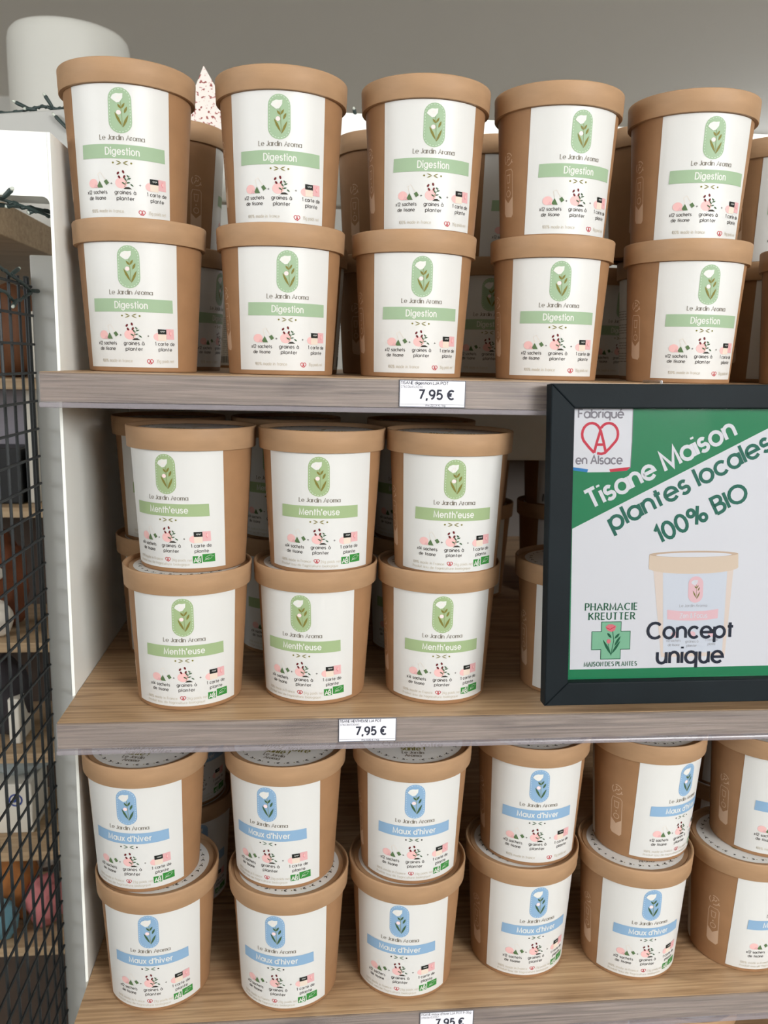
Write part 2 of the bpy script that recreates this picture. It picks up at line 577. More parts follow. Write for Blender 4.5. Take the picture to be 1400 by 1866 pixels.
def front_label(word, wordw, banner, leafm, sachets, weight, bio, stitch, two_lines):
    A = Art()
    h0, h1, sh = (252, 230, 9) if banner != 'sage' else (217, 197, -2)
    # paper
    for i in range(26):
        a0, a1 = -1 + 2 * i / 26, -1 + 2 * (i + 1) / 26
        A.poly([(sh + a0 * h0, 0), (sh + a1 * h0, 0), (sh + a1 * h1, 540), (sh + a0 * h1, 540)], PAPER, 0)
    # oval with the flower
    oval(A, 8, 14, 196, 45.5, banner, 1)
    seq = oval(Art(), 8, 20, 190, 39.5, banner)
    pts, acc = [], 0
    ring = seq + [seq[0]]
    dense = []
    for p, q in zip(ring, ring[1:]):
        d = math.hypot(q[0] - p[0], q[1] - p[1])
        k = max(1, int(d / 3))
        for i in range(k):
            dense.append((p[0] + (q[0] - p[0]) * i / k, p[1] + (q[1] - p[1]) * i / k))
    for i in range(0, len(dense) - 2, 4):
        A.stroke([dense[i], dense[i + 1], dense[i + 2]], 2.4, stitch, 2)
    flower(A, 8, 1.0, leafm)
    A.text('Le Jardin Aroma', 11, 222, 13.5, 3.2, 'brand', 1, width=178, contrast=.55, serif=.14, gap=.3, space=.75)
    # banner
    A.rect(-160, 240, 182, 297, banner, 1)
    A.text(word, 10, 281, 19.5, 4.3, 'white', 2, width=wordw, gap=.46, cap=True)
    # ornament
    for sx in (-1, 1):
        A.disc(8 + sx * 35, 314, 4, 4, 'olive' if leafm == 'olive' else 'dark', 1, 10)
        A.leaf((8 + sx * 24, 305), (8 + sx * 3, 314), 2.2, leafm, 1)
        A.leaf((8 + sx * 24, 323), (8 + sx * 3, 314), 2.2, leafm, 1)
    # sachet
    A.disc(-113, 398, 20, 19, 'pink', 1)
    A.poly([(-98, 416), (-84, 388), (-70, 416)], 'tag', 2)
    A.poly([(-112, 416), (-102, 400), (-90, 416)], 'rose', 2)
    A.poly([(-66, 390), (-55, 382), (-45, 397), (-56, 406)], 'tag', 2)
    A.stroke([(-84, 388), (-92, 360), (-80, 352), (-60, 384)], 1.0, 'beige', 1)
    A.text('+', -36, 406, 12, 2.0, 'text', 1)
    # seeds
    A.disc(2, 396, 23, 22, 'pink', 1)
    for x, y, r in ((-9, 356, 30), (11, 350, -15), (-5, 372, -30), (14, 370, 20)):
        A.disc(x, y, 4.2, 7.2, 'seed', 2, 10, r)
    A.stroke([(14, 412), (20, 392), (34, 366)], 1.6, 'tag', 2)
    for p, q in (((22, 388), (14, 372)), ((26, 380), (40, 374)), ((20, 396), (36, 392)), ((31, 372), (24, 362)), ((36, 398), (48, 408)), ((18, 402), (4, 392))):
        A.leaf(p, q, 3, 'leaf', 3)
    A.poly([(10, 420), (18, 412), (30, 411), (42, 419)], 'dark', 3)
    A.text('+', 73, 408, 12, 2.0, 'text', 1)
    # card
    A.disc(115, 403, 22, 18, 'pink', 1)
    A.rect(112, 388, 146, 420, 'beige', 2)
    A.rect(112, 369, 147, 391, 'card', 3)
    for i in range(5):
        A.stroke([(122 + i * 4, 381 + (i % 2) * 2), (125 + i * 4, 376)], 1.5, 'white', 4)
    A.rect(147, 367, 181, 413, 'rose', 2)
    A.disc(164, 386, 6, 8, 'pink', 3, 10)
    A.stroke([(164, 376), (160, 388), (166, 398)], 2, 'poppy', 4)
    # texts
    A.text(sachets, -98, 441, 10.3, 2.3, 'text', 1, width=90, gap=.44, space=.85)
    A.text('de tisane', -96, 465, 10.3, 2.3, 'text', 1, width=74, gap=.44, space=.85)
    A.text('graines \u00e0', 16, 441, 10.6, 2.5, 'text', 1, width=82, gap=.44, space=.85)
    A.text('planter', 16, 466, 10.6, 2.5, 'text', 1, width=68, gap=.44, space=.85)
    A.text('1 carte de', 140, 441, 10.6, 2.5, 'text', 1, width=84, gap=.44, space=.85)
    A.text('plante', 140, 466, 10.6, 2.5, 'text', 1, width=58, gap=.44, space=.85)
    if two_lines:
        A.text('100% made in France', -92, 507, 8.5, 1.7, 'faint', 1, width=138, gap=.45, space=.9)
        pretzel(A, 0, 499, 11, 2.6, 'red', 1)
        A.text(weight, 58, 507, 8.5, 1.7, 'faint', 1, width=84, gap=.45, space=.9)
        A.text("Produit issu de l'agriculture biologique", -36, 527, 8, 1.7, 'faint', 1, width=250, gap=.45, space=.9)
    else:
        A.text('100% made in france', -58, 518, 9.5, 1.9, 'faint', 1, width=132, gap=.45, space=.9)
        pretzel(A, 76, 514, 12, 2.8, 'red', 1)
        A.text(weight, 138, 518, 9.5, 1.9, 'faint', 1, width=76, gap=.45, space=.9)
    if bio:
        A.rect(102, 482, 137, 516, 'agri', 1)
        A.text('AB', 119, 512, 14.5, 3.4, 'white', 2, width=29, gap=.2)
        A.leaf((122, 488), (132, 483), 2.5, 'white', 2)
        A.rect(141, 474, 193, 512, 'agri', 1)
        for i in range(7):
            t = i / 6
            A.disc(154 + 30 * t, 492 - 10 * math.sin(t * 2.6) - 2 * t, 1.7, 1.7, 'white', 2, 5)
            A.disc(154 + 30 * t, 497 - 12 * t * t + 5 * math.sin(t * 3.1), 1.7, 1.7, 'white', 2, 5)
        A.stroke([(149, 504), (158, 497), (168, 492)], 1.6, 'white', 2)
    bm = bmesh.new()
    mats = []
    A.fill(bm, on_cone(R_(0.8)), mats)
    return bm, mats


def rear_label():
    A = Art()
    for i in range(28):
        a0, a1 = -1 + 2 * i / 28, -1 + 2 * (i + 1) / 28
        A.poly([(a0 * 285, 0), (a1 * 285, 0), (a1 * 255, 540), (a0 * 255, 540)], PAPER, 0)
    for sx in (-1, 1):
        A.disc(sx * 30, 150, 4, 4, 'dark', 1, 8)
        A.leaf((sx * 22, 141), (sx * 3, 150), 2.2, 'dark', 1)
        A.leaf((sx * 22, 159), (sx * 3, 150), 2.2, 'dark', 1)
    rnd = random.Random(3)
    y = 176
    for i in range(19):
        x = -205.0
        end = 200 - (120 if i % 5 == 4 else 0)
        while x < end:
            w = rnd.uniform(14, 46)
            A.stroke([(x, y), (min(x + w, end), y)], 4.2, 'text_line', 1)
            x += w + 7
        y += 15 if i != 10 else 26
    x = -215.0
    while x < -40:
        w = rnd.choice((3, 3, 5, 7))
        A.rect(x, 470, x + w, 524, 'barcode', 1)
        x += w + rnd.choice((3, 4, 6))
    bm = bmesh.new()
    mats = []
    A.fill(bm, on_cone(math.pi), mats)
    return bm, mats


def tub_body():
    bm = bmesh.new()
    lathe(bm, [(0, .0035), (.0375, .0035), (.0380, .0004), (.0384, 0), (.0399, 0), (.0403, .0004), (RB + .00005, .0010),
               (cone_r(.045), .045), (RT, H - LH), (cone_r(H - LH) + .0002, H - LH + .004), (.0440, H - LH + .006), (0, H - LH + .006)], 96)
    for f in bm.faces: f.smooth = True
    mats = [KRAFT]
    A = Art()

    def ring(cx, cy, r, a0, a1): return [(cx + r * math.cos(R_(a)), cy - r * math.sin(R_(a))) for a in range(a0, a1 + 1, 18)]
    # sorting pictogram printed pale beside the label
    for a in (20, 140, 260): A.stroke(ring(0, 194, 26, a, a + 90), 4.5, 'sand', 0)
    A.disc(-2, 182, 4.5, 4.5, 'sand', 0, 8)
    A.stroke([(-12, 208), (-2, 192), (8, 196), (14, 186)], 4.5, 'sand', 0)
    A.stroke([(20, 208), (30, 212)], 5, 'sand', 0)
    rr = [(-27, 262), (-20, 240), (20, 240), (29, 252), (29, 440), (20, 452), (-18, 446), (-27, 432), (-27, 262)]
    A.stroke(rr, 3.2, 'sand', 0)
    A.poly([(-27, 362), (0, 388), (29, 362), (29, 440), (20, 452), (-18, 446), (-27, 432)], 'sand', 0)
    A.stroke([(-14, 264), (15, 264)], 4, 'sand', 0)
    A.stroke([(-11, 268), (-8, 298), (9, 298), (12, 268)], 3.2, 'sand', 0)
    A.disc(0, 318, 4, 4, 'sand', 0, 8)
    A.stroke(ring(1, 346, 14, 0, 360), 3.5, 'sand', 0)
    A.fill(bm, on_cone(R_(-75), .00006), mats)
    me = bpy.data.meshes.new('body')
    bm.to_mesh(me); bm.free()
    return link('body', me, [INK[m] if isinstance(m, str) else m for m in mats])


def tub_lid():
    bm = bmesh.new()
    b = H - LH
    prof = [(.0461, b), (.0486, b), (.0489, b + .0004), (.0490, b + .0052), (.0492, b + .0056), (.04925, b + .0100),
            (.0495, H - .0014), (.0494, H - .0006), (.0490, H - .0001), (.0485, H), (.0480, H - .0002), (.0476, H - .0008),
            (.0474, H - REC - .0006), (.0455, H - REC - .0006), (.0450, H - REC), (0, H - REC)]
    lathe(bm, prof, 96)
    return obj('lid', bm, KRAFT_LID, None, True, 50)


def sticker():
    A = Art(umax=9)
    A.disc(0, 0, 41.5, 41.5, PAPER, 0, 64)
    A.text('Cultivez votre', 0, 13.0, 5.4, 1.2, 'olive', 1, width=50, contrast=.55, serif=.14, gap=.35, space=.8)
    A.text('sant\u00e9 !', 0, 20.2, 4.8, 1.15, 'olive', 1, width=20, contrast=.55, serif=.14, gap=.35, space=.8)
    A.text('Le Jardin', 0, 26.0, 3.0, .75, 'brand', 1, width=18, contrast=.5, gap=.35, space=.8)
    A.text('Aroma', 0, 31.2, 3.0, .75, 'brand', 1, width=13.5, contrast=.5, gap=.35)
    A.poly([(-3, -9), (-9, -15), (-5, -22), (2, -24), (8, -21), (7, -13), (2, -8)], 'beige', 1)
    A.leaf((2, -8), (-1, 1), 1.4, 'olive', 1)
    for i in range(30):
        t = 2 * math.pi * i / 30
        x, y = 36.5 * math.sin(t), 36.5 * math.cos(t)
        if i % 5 == 0:
            A.disc(x, y, .9, .9, 'dark', 1, 8)
            continue
        s = 1 if i % 10 < 5 else -1
        tx, ty = math.cos(t) * s, -math.sin(t) * s
        nx, ny = math.sin(t), math.cos(t)
        for k in (-1, 1):
            A.leaf((x + tx * 1.6 + nx * 1.3 * k, y + ty * 1.6 + ny * 1.3 * k), (x - tx * 1.3, y - ty * 1.3), .5, 'dark', 1)
        A.disc(x - tx * 2.6, y - ty * 2.6, .55, .55, 'olive', 1, 6)
    bm = bmesh.new()
    mats = []
    A.fill(bm, lambda u, v, l: (u / 1000, -v / 1000, H - REC + .00012 + .00009 * l), mats)
    return art_obj('lid_sticker', bm, mats)


def make_tub(kind):
    bm, mats = front_label(*kind)
    root = empty('tea_tub')
    b = tub_body(); b.parent = root
    l = tub_lid(); l.parent = root
    s = sticker(); s.parent = l
    art_obj('label', bm, mats, root)
    bm2, m2 = rear_label()
    art_obj('rear_label', bm2, m2, root)
    return root


def share(root, src_kind):
    """another tub kind that reuses body, lid and rear label"""
    bm, mats = front_label(*src_kind)
    c = copy_tree(root)
    for ch in list(c.children):
        if ch.name.startswith('label'):
            bpy.data.objects.remove(ch, do_unlink=True)
    art_obj('label', bm, mats, c)
    return c


K_DIG = ('Digestion', 134, 'sage', 'olive', 'x12 sachets', '35g poids net', False, 'stitch', False)
K_MEN = ("Menth'euse", 172, 'lime', 'olive', 'x14 sachets', '24g poids net', True, 'stitch', True)
K_MAU = ("Maux d'hiver", 196, 'blue', 'leaf', 'x12 sachets', '23g poids net', True, 'stitch_blue', True)
K_MAP = ("Maux d'hiver", 196, 'blue', 'leaf', 'x12 sachets', '35g poids net', False, 'stitch_blue', False)

# ------------------------------------------------------------------ setting
Z = (-0.01067, -0.26339, -0.51794)
YF = 0.5917
FLOOR, CEIL = -1.35, 1.15
WALLM = mat('wall_paint', (206, 205, 200), 0.8)
CEILM = mat('ceiling_paint', (232, 228, 221), 0.85)
FLOORM = mat('floor_tile', (150, 144, 136), 0.5, noise=0.08, nscale=6)
WHITE = mat('white_lacquer', (236, 238, 233), 0.35)
FRAMEM = mat('window_frame_white', (225, 225, 222), 0.4)


def struct(name, m, *b):
    bm = bmesh.new()
    for q in b: box(bm, *q)
    o = obj(name, bm, m)
    o['kind'] = 'structure'
    return o


struct('floor', FLOORM, (-3.1, 4.1, -2.6, 4.4, FLOOR - .1, FLOOR))
struct('ceiling', CEILM, (-3.1, 4.1, -2.6, 4.4, CEIL, CEIL + .1))
struct('wall_left', WALLM, (-3.1, -3.0, 0.4, 4.3, FLOOR, CEIL), (-3.1, -3.0, -2.5, -2.2, FLOOR, CEIL),
       (-3.1, -3.0, -2.2, 0.4, FLOOR, .08), (-3.1, -3.0, -2.2, 0.4, 1.05, CEIL))
struct('wall_right', WALLM, (4.0, 4.1, -2.5, 4.3, FLOOR, CEIL))
struct('wall_back', WALLM, (-3.0, 2.05, 4.2, 4.3, FLOOR, CEIL), (3.35, 4.0, 4.2, 4.3, FLOOR, CEIL),
       (2.05, 3.35, 4.2, 4.3, FLOOR, 0.0), (2.05, 3.35, 4.2, 4.3, 1.12, CEIL))
struct('wall_front', WALLM, (-3.0, .25, -2.5, -2.4, FLOOR, CEIL), (2.65, 4.0, -2.5, -2.4, FLOOR, CEIL),
       (.25, 2.65, -2.5, -2.4, FLOOR, .21), (.25, 2.65, -2.5, -2.4, 1.07, CEIL))
SKYGLASS = bpy.data.materials.new('daylit_pane')
SKYGLASS.use_nodes = True
_b = SKYGLASS.node_tree.nodes['Principled BSDF']
_b.inputs['Base Color'].default_value = (.8, .85, .9, 1)
_b.inputs['Emission Color'].default_value = (.92, .96, 1, 1)
_b.inputs['Emission Strength'].default_value = 1.4


def window(n, axis, a0, a1, c, z0, z1):
    # frame, mullion and pane standing in a wall opening; axis 'x' spans X at Y = c, axis 'y' spans Y at X = c
    def B(p, q, h0, h1, t):
        return (p, q, c - t, c + t, h0, h1) if axis == 'x' else (c - t, c + t, p, q, h0, h1)
    m = (a0 + a1) / 2
    w = struct('window_%d' % n, FRAMEM, B(a0, a0 + .05, z0, z1, .04), B(a1 - .05, a1, z0, z1, .04), B(a0 + .05, a1 - .05, z0, z0 + .05, .04),
               B(a0 + .05, a1 - .05, z1 - .05, z1, .04), B(m - .025, m + .025, z0 + .05, z1 - .05, .03))
    bm = bmesh.new()
    box(bm, *B(a0 + .05, a1 - .05, z0 + .05, z1 - .05, .004))
    obj('pane', bm, SKYGLASS, w)


window(1, 'x', 2.05, 3.35, 4.24, 0.0, 1.12)
window(2, 'x', .25, 2.65, -2.44, .21, 1.07)
window(3, 'y', -2.2, 0.4, -3.05, .08, 1.05)

# ------------------------------------------------------------------ shelf unit
OAK_TOP = wood_mat('oak_top', (136, 108, 79), (180, 148, 113), (204, 174, 138), 0.45, (1.6, 75, 60))
OAK_EDGE = wood_mat('oak_edge_band', (80, 69, 60), (122, 108, 97), (150, 136, 124), 0.4, (2.6, 30, 110))
RAILM = mat('clear_ticket_plastic', (225, 222, 232), 0.12, alpha=0.05, spec=0.5)
LIPM = mat('clear_ticket_lip', (160, 154, 160), 0.2, alpha=0.5, spec=0.6)
XL, XR, YB = -0.1768, 1.05, 1.26
which = ('upper', 'middle', 'lower', 'bottom')
for i, z in enumerate((Z[0], Z[1], Z[2], Z[2] - .2535)):
    root = empty('shelf_board', ((XL + XR) / 2, YF, z))
    tag(root, ('greyish oak shelf board carrying the sage green tubs', 'oak shelf board carrying the olive green tubs, behind the poster frame',
               'oak shelf board carrying the blue banner tubs', 'lowest oak shelf board under the blue banner tubs')[i], 'shelf', 'oak shelf boards')
    ox, oy = (XL + XR) / 2, YF
    bm = bmesh.new(); box(bm, XL - ox, XR - ox, .0012, YB - oy, -.0201, 0)
    obj('board', bm, OAK_TOP, root)
    bm = bmesh.new(); box(bm, XL - ox, XR - ox, .0002, .0011, -.0200, -.0003)
    obj('edge_band', bm, OAK_EDGE, root)
    bm = bmesh.new()
    box(bm, XL - ox - .0005, XR - ox, -.0006, .0000, -.0206, -.0012)
    obj('ticket_rail', bm, RAILM, root)
    bm = bmesh.new()
    box(bm, XL - ox - .0005, XR - ox, -.0026, .0016, -.0240, -.0204, .0008)
    obj('ticket_lip', bm, LIPM, root)

# side panel with a bar that runs on to the next unit
bm = bmesh.new()
P = [(.645, -1.34), (YB, -1.34), (YB, .243), (.90, .243), (.90, .1545), (.645, .1545)]
xa, xb = -.1795, -.1773
va = [bm.verts.new((xa, y, z)) for y, z in P]
vb = [bm.verts.new((xb, y, z)) for y, z in P]
bm.faces.new(va); bm.faces.new(vb[::-1])
for i in range(len(P)):
    j = (i + 1) % len(P)
    bm.faces.new((va[i], vb[i], vb[j], va[j]))
sp = obj('side_panel', bm, WHITE)
tag(sp, 'white upright side panel at the left end of the shelves', 'panel')
bm = bmesh.new()
# bar with rounded inner corner (profile in X-Z, 30 mm deep)
prof = [(-.62, .1545), (-.1797, .1545), (-.1797, .1060)] + [(-.1847 + .005 * math.cos(R_(a)), .1062 + .005 * math.sin(R_(a))) for a in (0, 22, 45, 67, 90)][1:] + [(-.62, .1112)]
va = [bm.verts.new((x, .6452, z)) for x, z in prof]
vb = [bm.verts.new((x, .675, z)) for x, z in prof]
bm.faces.new(va); bm.faces.new(vb[::-1])
for i in range(len(prof)):
    j = (i + 1) % len(prof)
    bm.faces.new((va[i], vb[i], vb[j], va[j]))
obj('cross_bar', bm, WHITE, sp)

# back rails in the middle of the double-sided unit
for i, (z0, z1, lab) in enumerate(((.1535, .243, 'long white back rail behind the sage green tubs'),
                                   (-.1005, -.032, 'white back rail under the upper shelf behind the olive green tubs'))):
    bm = bmesh.new(); box(bm, XL, XR, .882, .898, z0, z1, .002)
    o = obj('back_rail', bm, WHITE)
    tag(o, lab, 'rail', 'white back rails')

# grey board set slantwise behind the cross bar
bm = bmesh.new(); box(bm, -.30, .048, 0, .016, 0, .072, .0015)
o = obj('grey_board', bm, mat('grey_laminate', (168, 168, 164), 0.5))
o.location = (-.2271, .8743, .159)
o.rotation_euler = (0, 0, math.atan2(-.026, .0664))
tag(o, 'grey board set slantwise behind the white bar, fairy lights along its top', 'board')

# added sheet closing the far side, its dark colour standing in for interior shade
SHADEB = mat('shade_backing', (92, 84, 78), 0.7)
bm = bmesh.new(); box(bm, XL, XR, YB + .001, YB + .012, -1.34, -.03)
o = obj('shade_sheet', bm, SHADEB); tag(o, 'added dark sheet standing in for shade at the far side of the shelves', 'board')

# ------------------------------------------------------------------ tubs
dig = make_tub(K_DIG)
men = share(dig, K_MEN)
mau = share(dig, K_MAU)
map_ = share(dig, K_MAP)
used = set()
ORD = ('first', 'second', 'third', 'fourth', 'fifth', 'sixth')


def place(src, x, y, z, rot, label, group):
    if src.name in used:
        o = copy_tree(src)
    else:
        o = src
        used.add(src.name)
    o.location = (x, y, z)
    o.rotation_euler = (0, 0, R_(rot))
    tag(o, label, 'tea tub', group)
    return o


UPZ = H - REC + .0002
FRONT = [
    ('P11', -0.1303, 0.6841, 0.8), ('P12', -0.0163, 0.6800, -3.5), ('P13', 0.0935, 0.6812, -1.8), ('P14', 0.1972, 0.6787, 4.8), ('P15', 0.3055, 0.6776, -5.0),
    ('L11', -0.1240, 0.6834, -3.7), ('L12', -0.0168, 0.6798, 4.8), ('L13', 0.0878, 0.6857, -1.0), ('L14', 0.2003, 0.6864, -8.8), ('L15', 0.3096, 0.6768, -3.2), ('L16', 0.4297, 0.68, 0),
    ('U21', -0.0849, 0.6597, -21.0), ('U22', 0.0159, 0.6544, -7.0), ('U23', 0.1147, 0.6456, -5.8),
    ('D21', -0.0885, 0.6510, -1.0), ('D22', 0.0115, 0.6572, -18.0), ('D23', 0.1108, 0.6535, -6.2), ('D24', 0.2270, 0.6600, -6),
    ('U31', -0.1243, 0.6476, -12.5), ('U32', -0.0121, 0.6443, -20.5), ('U33', 0.0922, 0.6443, -6.0), ('U34', 0.1994, 0.6624, -8.5), ('U35', 0.3029, 0.6622, 22.2), ('U36', 0.4128, 0.6600, 0),
    ('D31', -0.1173, 0.6468, -3.7), ('D32', -0.0092, 0.6387, -15.8), ('D33', 0.0908, 0.6450, -16.5), ('D34', 0.1949, 0.6621, 4.0), ('D35', 0.2947, 0.6527, -2.8), ('D36', 0.3989, 0.6550, 18)]
for code, x, y, rot in FRONT:
    row, col, upper = int(code[1]), int(code[2]), code[0] in 'PU'
    colr = ('sage green', 'olive green', 'pale blue')[row - 1]
    src = (dig, men, mau)[row - 1]
    if code in ('U34', 'U36'): src = map_
    n = ('leftmost', 'second', 'third', 'fourth', 'fifth', 'sixth')[col - 1]
    pos = ('kraft tub with %s banner, top of the %s front stack%s' if upper else 'kraft tub with %s banner, bottom of the %s front stack%s') % (
        colr, n, '' if col == 1 else ' from left')
    if code == 'L16': pos = 'kraft tub with sage green banner, cut off at the right image edge'
    if code == 'D24': pos = 'single kraft tub with olive green banner, half hidden by the black poster frame'
    if code == 'U34': pos = 'kraft tub with pale blue banner without green logo, top of the fourth front stack'
    if code == 'U35': pos = 'kraft tub with pale blue banner turned right, bare kraft side showing pictogram'
    if code == 'U36': pos = 'upper pale blue banner tub cut off at the right image edge'
    if code == 'D36': pos = 'lower pale blue banner tub cut off at the right image edge'
    place(src, x, y, Z[row - 1] + .0002 + (UPZ if upper else 0), rot, pos,
          ('sage green tubs in front on the upper shelf', 'olive green tubs in front on the middle shelf', 'pale blue tubs in front on the lower shelf')[row - 1])
g1, g2, g3 = 'sage green tubs in the back row, upper shelf', 'olive green tubs in the back rows, middle shelf', 'pale blue tubs in the back row, lower shelf'
BACK = [
    (dig, 0, -.1192, .828, 1, 110, 'turned kraft tub behind first and second sage green stacks, upper', g1),
    (dig, 0, -.1195, .8285, 0, 70, 'shaded kraft tub behind the leftmost sage green stack, lower', g1),
    (dig, 0, -.0090, .781, 0, -50, 'kraft tub behind the second sage green stack, label turned left', g1),
    (dig, 0, .0793, .829, 1, 26, 'shaded kraft tub behind second and third sage green stacks, upper, pale pictogram', g1),
    (dig, 0, .0800, .8295, 0, 30, 'shaded kraft tub behind second and third sage green stacks, lower', g1),
    (dig, 0, .1818, .826, 1, 22, 'shaded sage green tub behind third and fourth stacks, upper', g1),
    (dig, 0, .1822, .8255, 0, -15, 'shaded sage green tub behind third and fourth stacks, lower, flower oval showing', g1),
    (dig, 0, .3175, .7775, 1, 36, 'kraft tub behind fourth and fifth sage green stacks, upper, bare kraft showing', g1),
    (dig, 0, .3030, .880, 0, 22, 'shaded sage green tub behind fourth and fifth stacks, lower', g1),
    (dig, 0, .3450, .7850, 0, 60, 'kraft tub hidden behind the fifth sage green stack, lower', g1),
    (dig, 0, .4400, .782, 1, 0, 'sage green tub in the back row at the right image edge, upper', g1),
    (dig, 0, .4455, .783, 0, 0, 'sage green tub in the back row at the right image edge, lower', g1),
    (dig, 0, -.0804, 1.15, 0, 200, 'far kraft tub seen from behind with barcode, between first two sage green stacks', g1),
    (men, 1, -.1183, .765, 1, 0, 'olive green tub behind the leftmost front stack, upper, lid edge showing', g2),
    (men, 1, -.1178, .765, 0, 0, 'olive green tub behind the leftmost front stack, lower', g2),
    (men, 1, -.0142, .770, 1, -18, 'shaded olive green tub between first and second front stacks, upper', g2),
    (men, 1, -.0146, .770, 0, -12, 'shaded olive green tub between first and second front stacks, lower', g2),
    (men, 1, .1087, .762, 1, -29, 'shaded olive green tub between second and third front stacks, upper', g2),
    (men, 1, .1083, .762, 0, -25, 'shaded olive green tub between second and third front stacks, lower', g2),
    (men, 1, .1966, .950, 0, 165, 'far kraft tub seen from behind with barcode label, right of third olive stack', g2),
    (men, 1, .1960, .950, 1, 150, 'dark far kraft tub on top of the far barcode tub, middle shelf', g2),
    (men, 1, .3028, .950, 0, 195, 'far kraft tub seen from behind, partly hidden by the poster frame, lower', g2),
    (men, 1, .3030, .950, 1, 190, 'far kraft tub seen from behind, partly hidden by the poster frame, upper', g2),
    (mau, 2, -.1142, .770, 1, 25, 'pale blue tub behind first and second front stacks, upper', g3),
    (mau, 2, -.1142, .770, 0, 25, 'pale blue tub behind first and second front stacks, lower', g3),
    (mau, 2, .4397, .775, 1, 0, 'pale blue tub in the back row behind fifth and sixth front stacks, upper', g3),
    (mau, 2, .4397, .775, 0, 0, 'pale blue tub in the back row behind fifth and sixth front stacks, lower', g3),
]
for src, row, x, y, upr, rot, lab, grp in BACK:
    place(src, x, y, Z[row] + .0002 + (UPZ if upr else 0) + (REC if (x, y) == (.3175, .7775) else 0), rot, lab, grp)
zb = Z[2] - .2535
for x, rot in ((.352, 18),):
    place(mau, x, .655, zb + .0002, rot, 'lower kraft tub on the lowest shelf at the bottom image edge', 'tubs on the lowest shelf')
    place(mau, x, .655, zb + .0002 + UPZ, rot, 'upper kraft tub on the lowest shelf, lid just showing at bottom image edge', 'tubs on the lowest shelf')

# ------------------------------------------------------------------ price tickets
TICKET = mat('ticket_paper', (226, 226, 234), 0.5)


def ticket(x0, x1, ztop, hgt, title, code, unit, label, serif=0.0):
    w, h = (x1 - x0) * 1000, hgt * 1000
    A = Art(umax=1e9)
    A.rect(0, 0, w, h, TICKET, 0)
    A.stroke([(.3, .3), (w - .3, .3), (w - .3, h - .3), (.3, h - .3), (.3, .3)], .5, 'print', 1)
    A.text(title, 1.0, 3.0, 1.35, .36 if not serif else .26, 'print', 1, width=w * .72 if not serif else w * .93, align='l', serif=serif)
    A.text(code, 1.1, 5.6, 1.1, .17, 'print', 1, width=w * .33, align='l')
    A.text('7,95 \u20ac', w * .56, 13.2, 4.3, 1.35, 'print', 1, width=w * .55, gap=.42, space=.45)
    A.stroke([(.8, h - 2.2), (w - .8, h - 2.2)], .18, 'print', 1)
    A.text(unit, w * .55, h - .9, .9, .2, 'print', 2, width=w * .3)
    bm = bmesh.new()
    mats = []
    A.fill(bm, lambda u, v, l: (u / 1000, -.00005 * l, -v / 1000), mats)
    o = art_obj('price_ticket', bm, mats)
    o.location = (x0, YF - .00072, ztop)
    tag(o, label, 'price tag', 'price tickets on the shelf edges')
    return o


ticket(.0680, .1155, -.0112, .0192, 'TISANE digestion LJA POT', '3760364531240', 'Prix 227,14 \u20ac / kg', 'white price ticket on the upper shelf edge, 7,95 \u20ac')
ticket(.0283, .0722, -.2637, .0188, "TISANE MENTH'EUSE LJA POT", '3760364530441', 'Prix 0,00 \u20ac / kg', 'white price ticket on the middle shelf edge, 7,95 \u20ac')
ticket(.0975, .1420, -.5190, .0190, "TISANE maux d'hiver LJA POT P-35g", '3760364531257', 'Prix 0,00 \u20ac / kg', 'white price ticket on the lower shelf edge, cut by the image bottom', .12)

# ------------------------------------------------------------------ poster frame
FR = empty('poster_frame', (0.17292, 0.57500, -0.01154))
a_, b_, c_ = -0.02790912, -0.07153382, -0.01603194
FR.rotation_mode = 'QUATERNION'
FR.rotation_quaternion = (Matrix.Rotation(a_, 3, 'Z') @ Matrix.Rotation(b_, 3, 'X') @ Matrix.Rotation(c_, 3, 'Y')).to_quaternion()
tag(FR, 'black framed green and white poster hanging in front of the shelves', 'poster frame')
BLACKW = mat('black_frame_wood', (18, 25, 29), 0.6, noise=0.25, nscale=14, stretch=(1, 1, 1), bump=0.08, bscale=260, spec=0.14)
FW_, FH_, FB = .3190, .2317, .0170
for name, P in (('frame_rail', [(0, 0), (FW_, 0), (FW_ - FB, -FB), (FB, -FB)]),
                ('frame_rail', [(0, -FH_), (FB, -FH_ + FB), (FW_ - FB, -FH_ + FB), (FW_, -FH_)]),
                ('frame_stile', [(0, 0), (FB, -FB), (FB, -FH_ + FB), (0, -FH_)]),
                ('frame_stile', [(FW_, 0), (FW_, -FH_), (FW_ - FB, -FH_ + FB), (FW_ - FB, -FB)])):
    bm = bmesh.new()
    g = .00012
    cx = sum(p[0] for p in P) / 4; cz = sum(p[1] for p in P) / 4
    Q = [(x, z) for x, z in P]
    va = [bm.verts.new((x, 0, z)) for x, z in Q]
    vb = [bm.verts.new((x, .0125, z)) for x, z in Q]
    bm.faces.new(va); bm.faces.new(vb[::-1])
    for i in range(4):
        j = (i + 1) % 4
        bm.faces.new((va[i], vb[i], vb[j], va[j]))
    bmesh.ops.recalc_face_normals(bm, faces=bm.faces[:])
    es = [e for e in bm.edges if all(abs(v.co.y) < 1e-6 for v in e.verts)]
    bmesh.ops.bevel(bm, geom=es, offset=.0010, segments=3, profile=.5, affect='EDGES')
    obj(name, bm, BLACKW, FR)
bm = bmesh.new(); box(bm, .012, FW_ - .012, .0085, .0105, -FH_ + .012, -.012)
obj('backboard', bm, mat('hardboard', (96, 74, 54), 0.8), FR)

A = Art(umax=1e9)
IL, IR, IT, IB = 16.2, FW_ * 1000 - 16.2, 16.2, FH_ * 1000 - 16.2
A.rect(IL, IT, IR, IB, 'poster_green', 0)
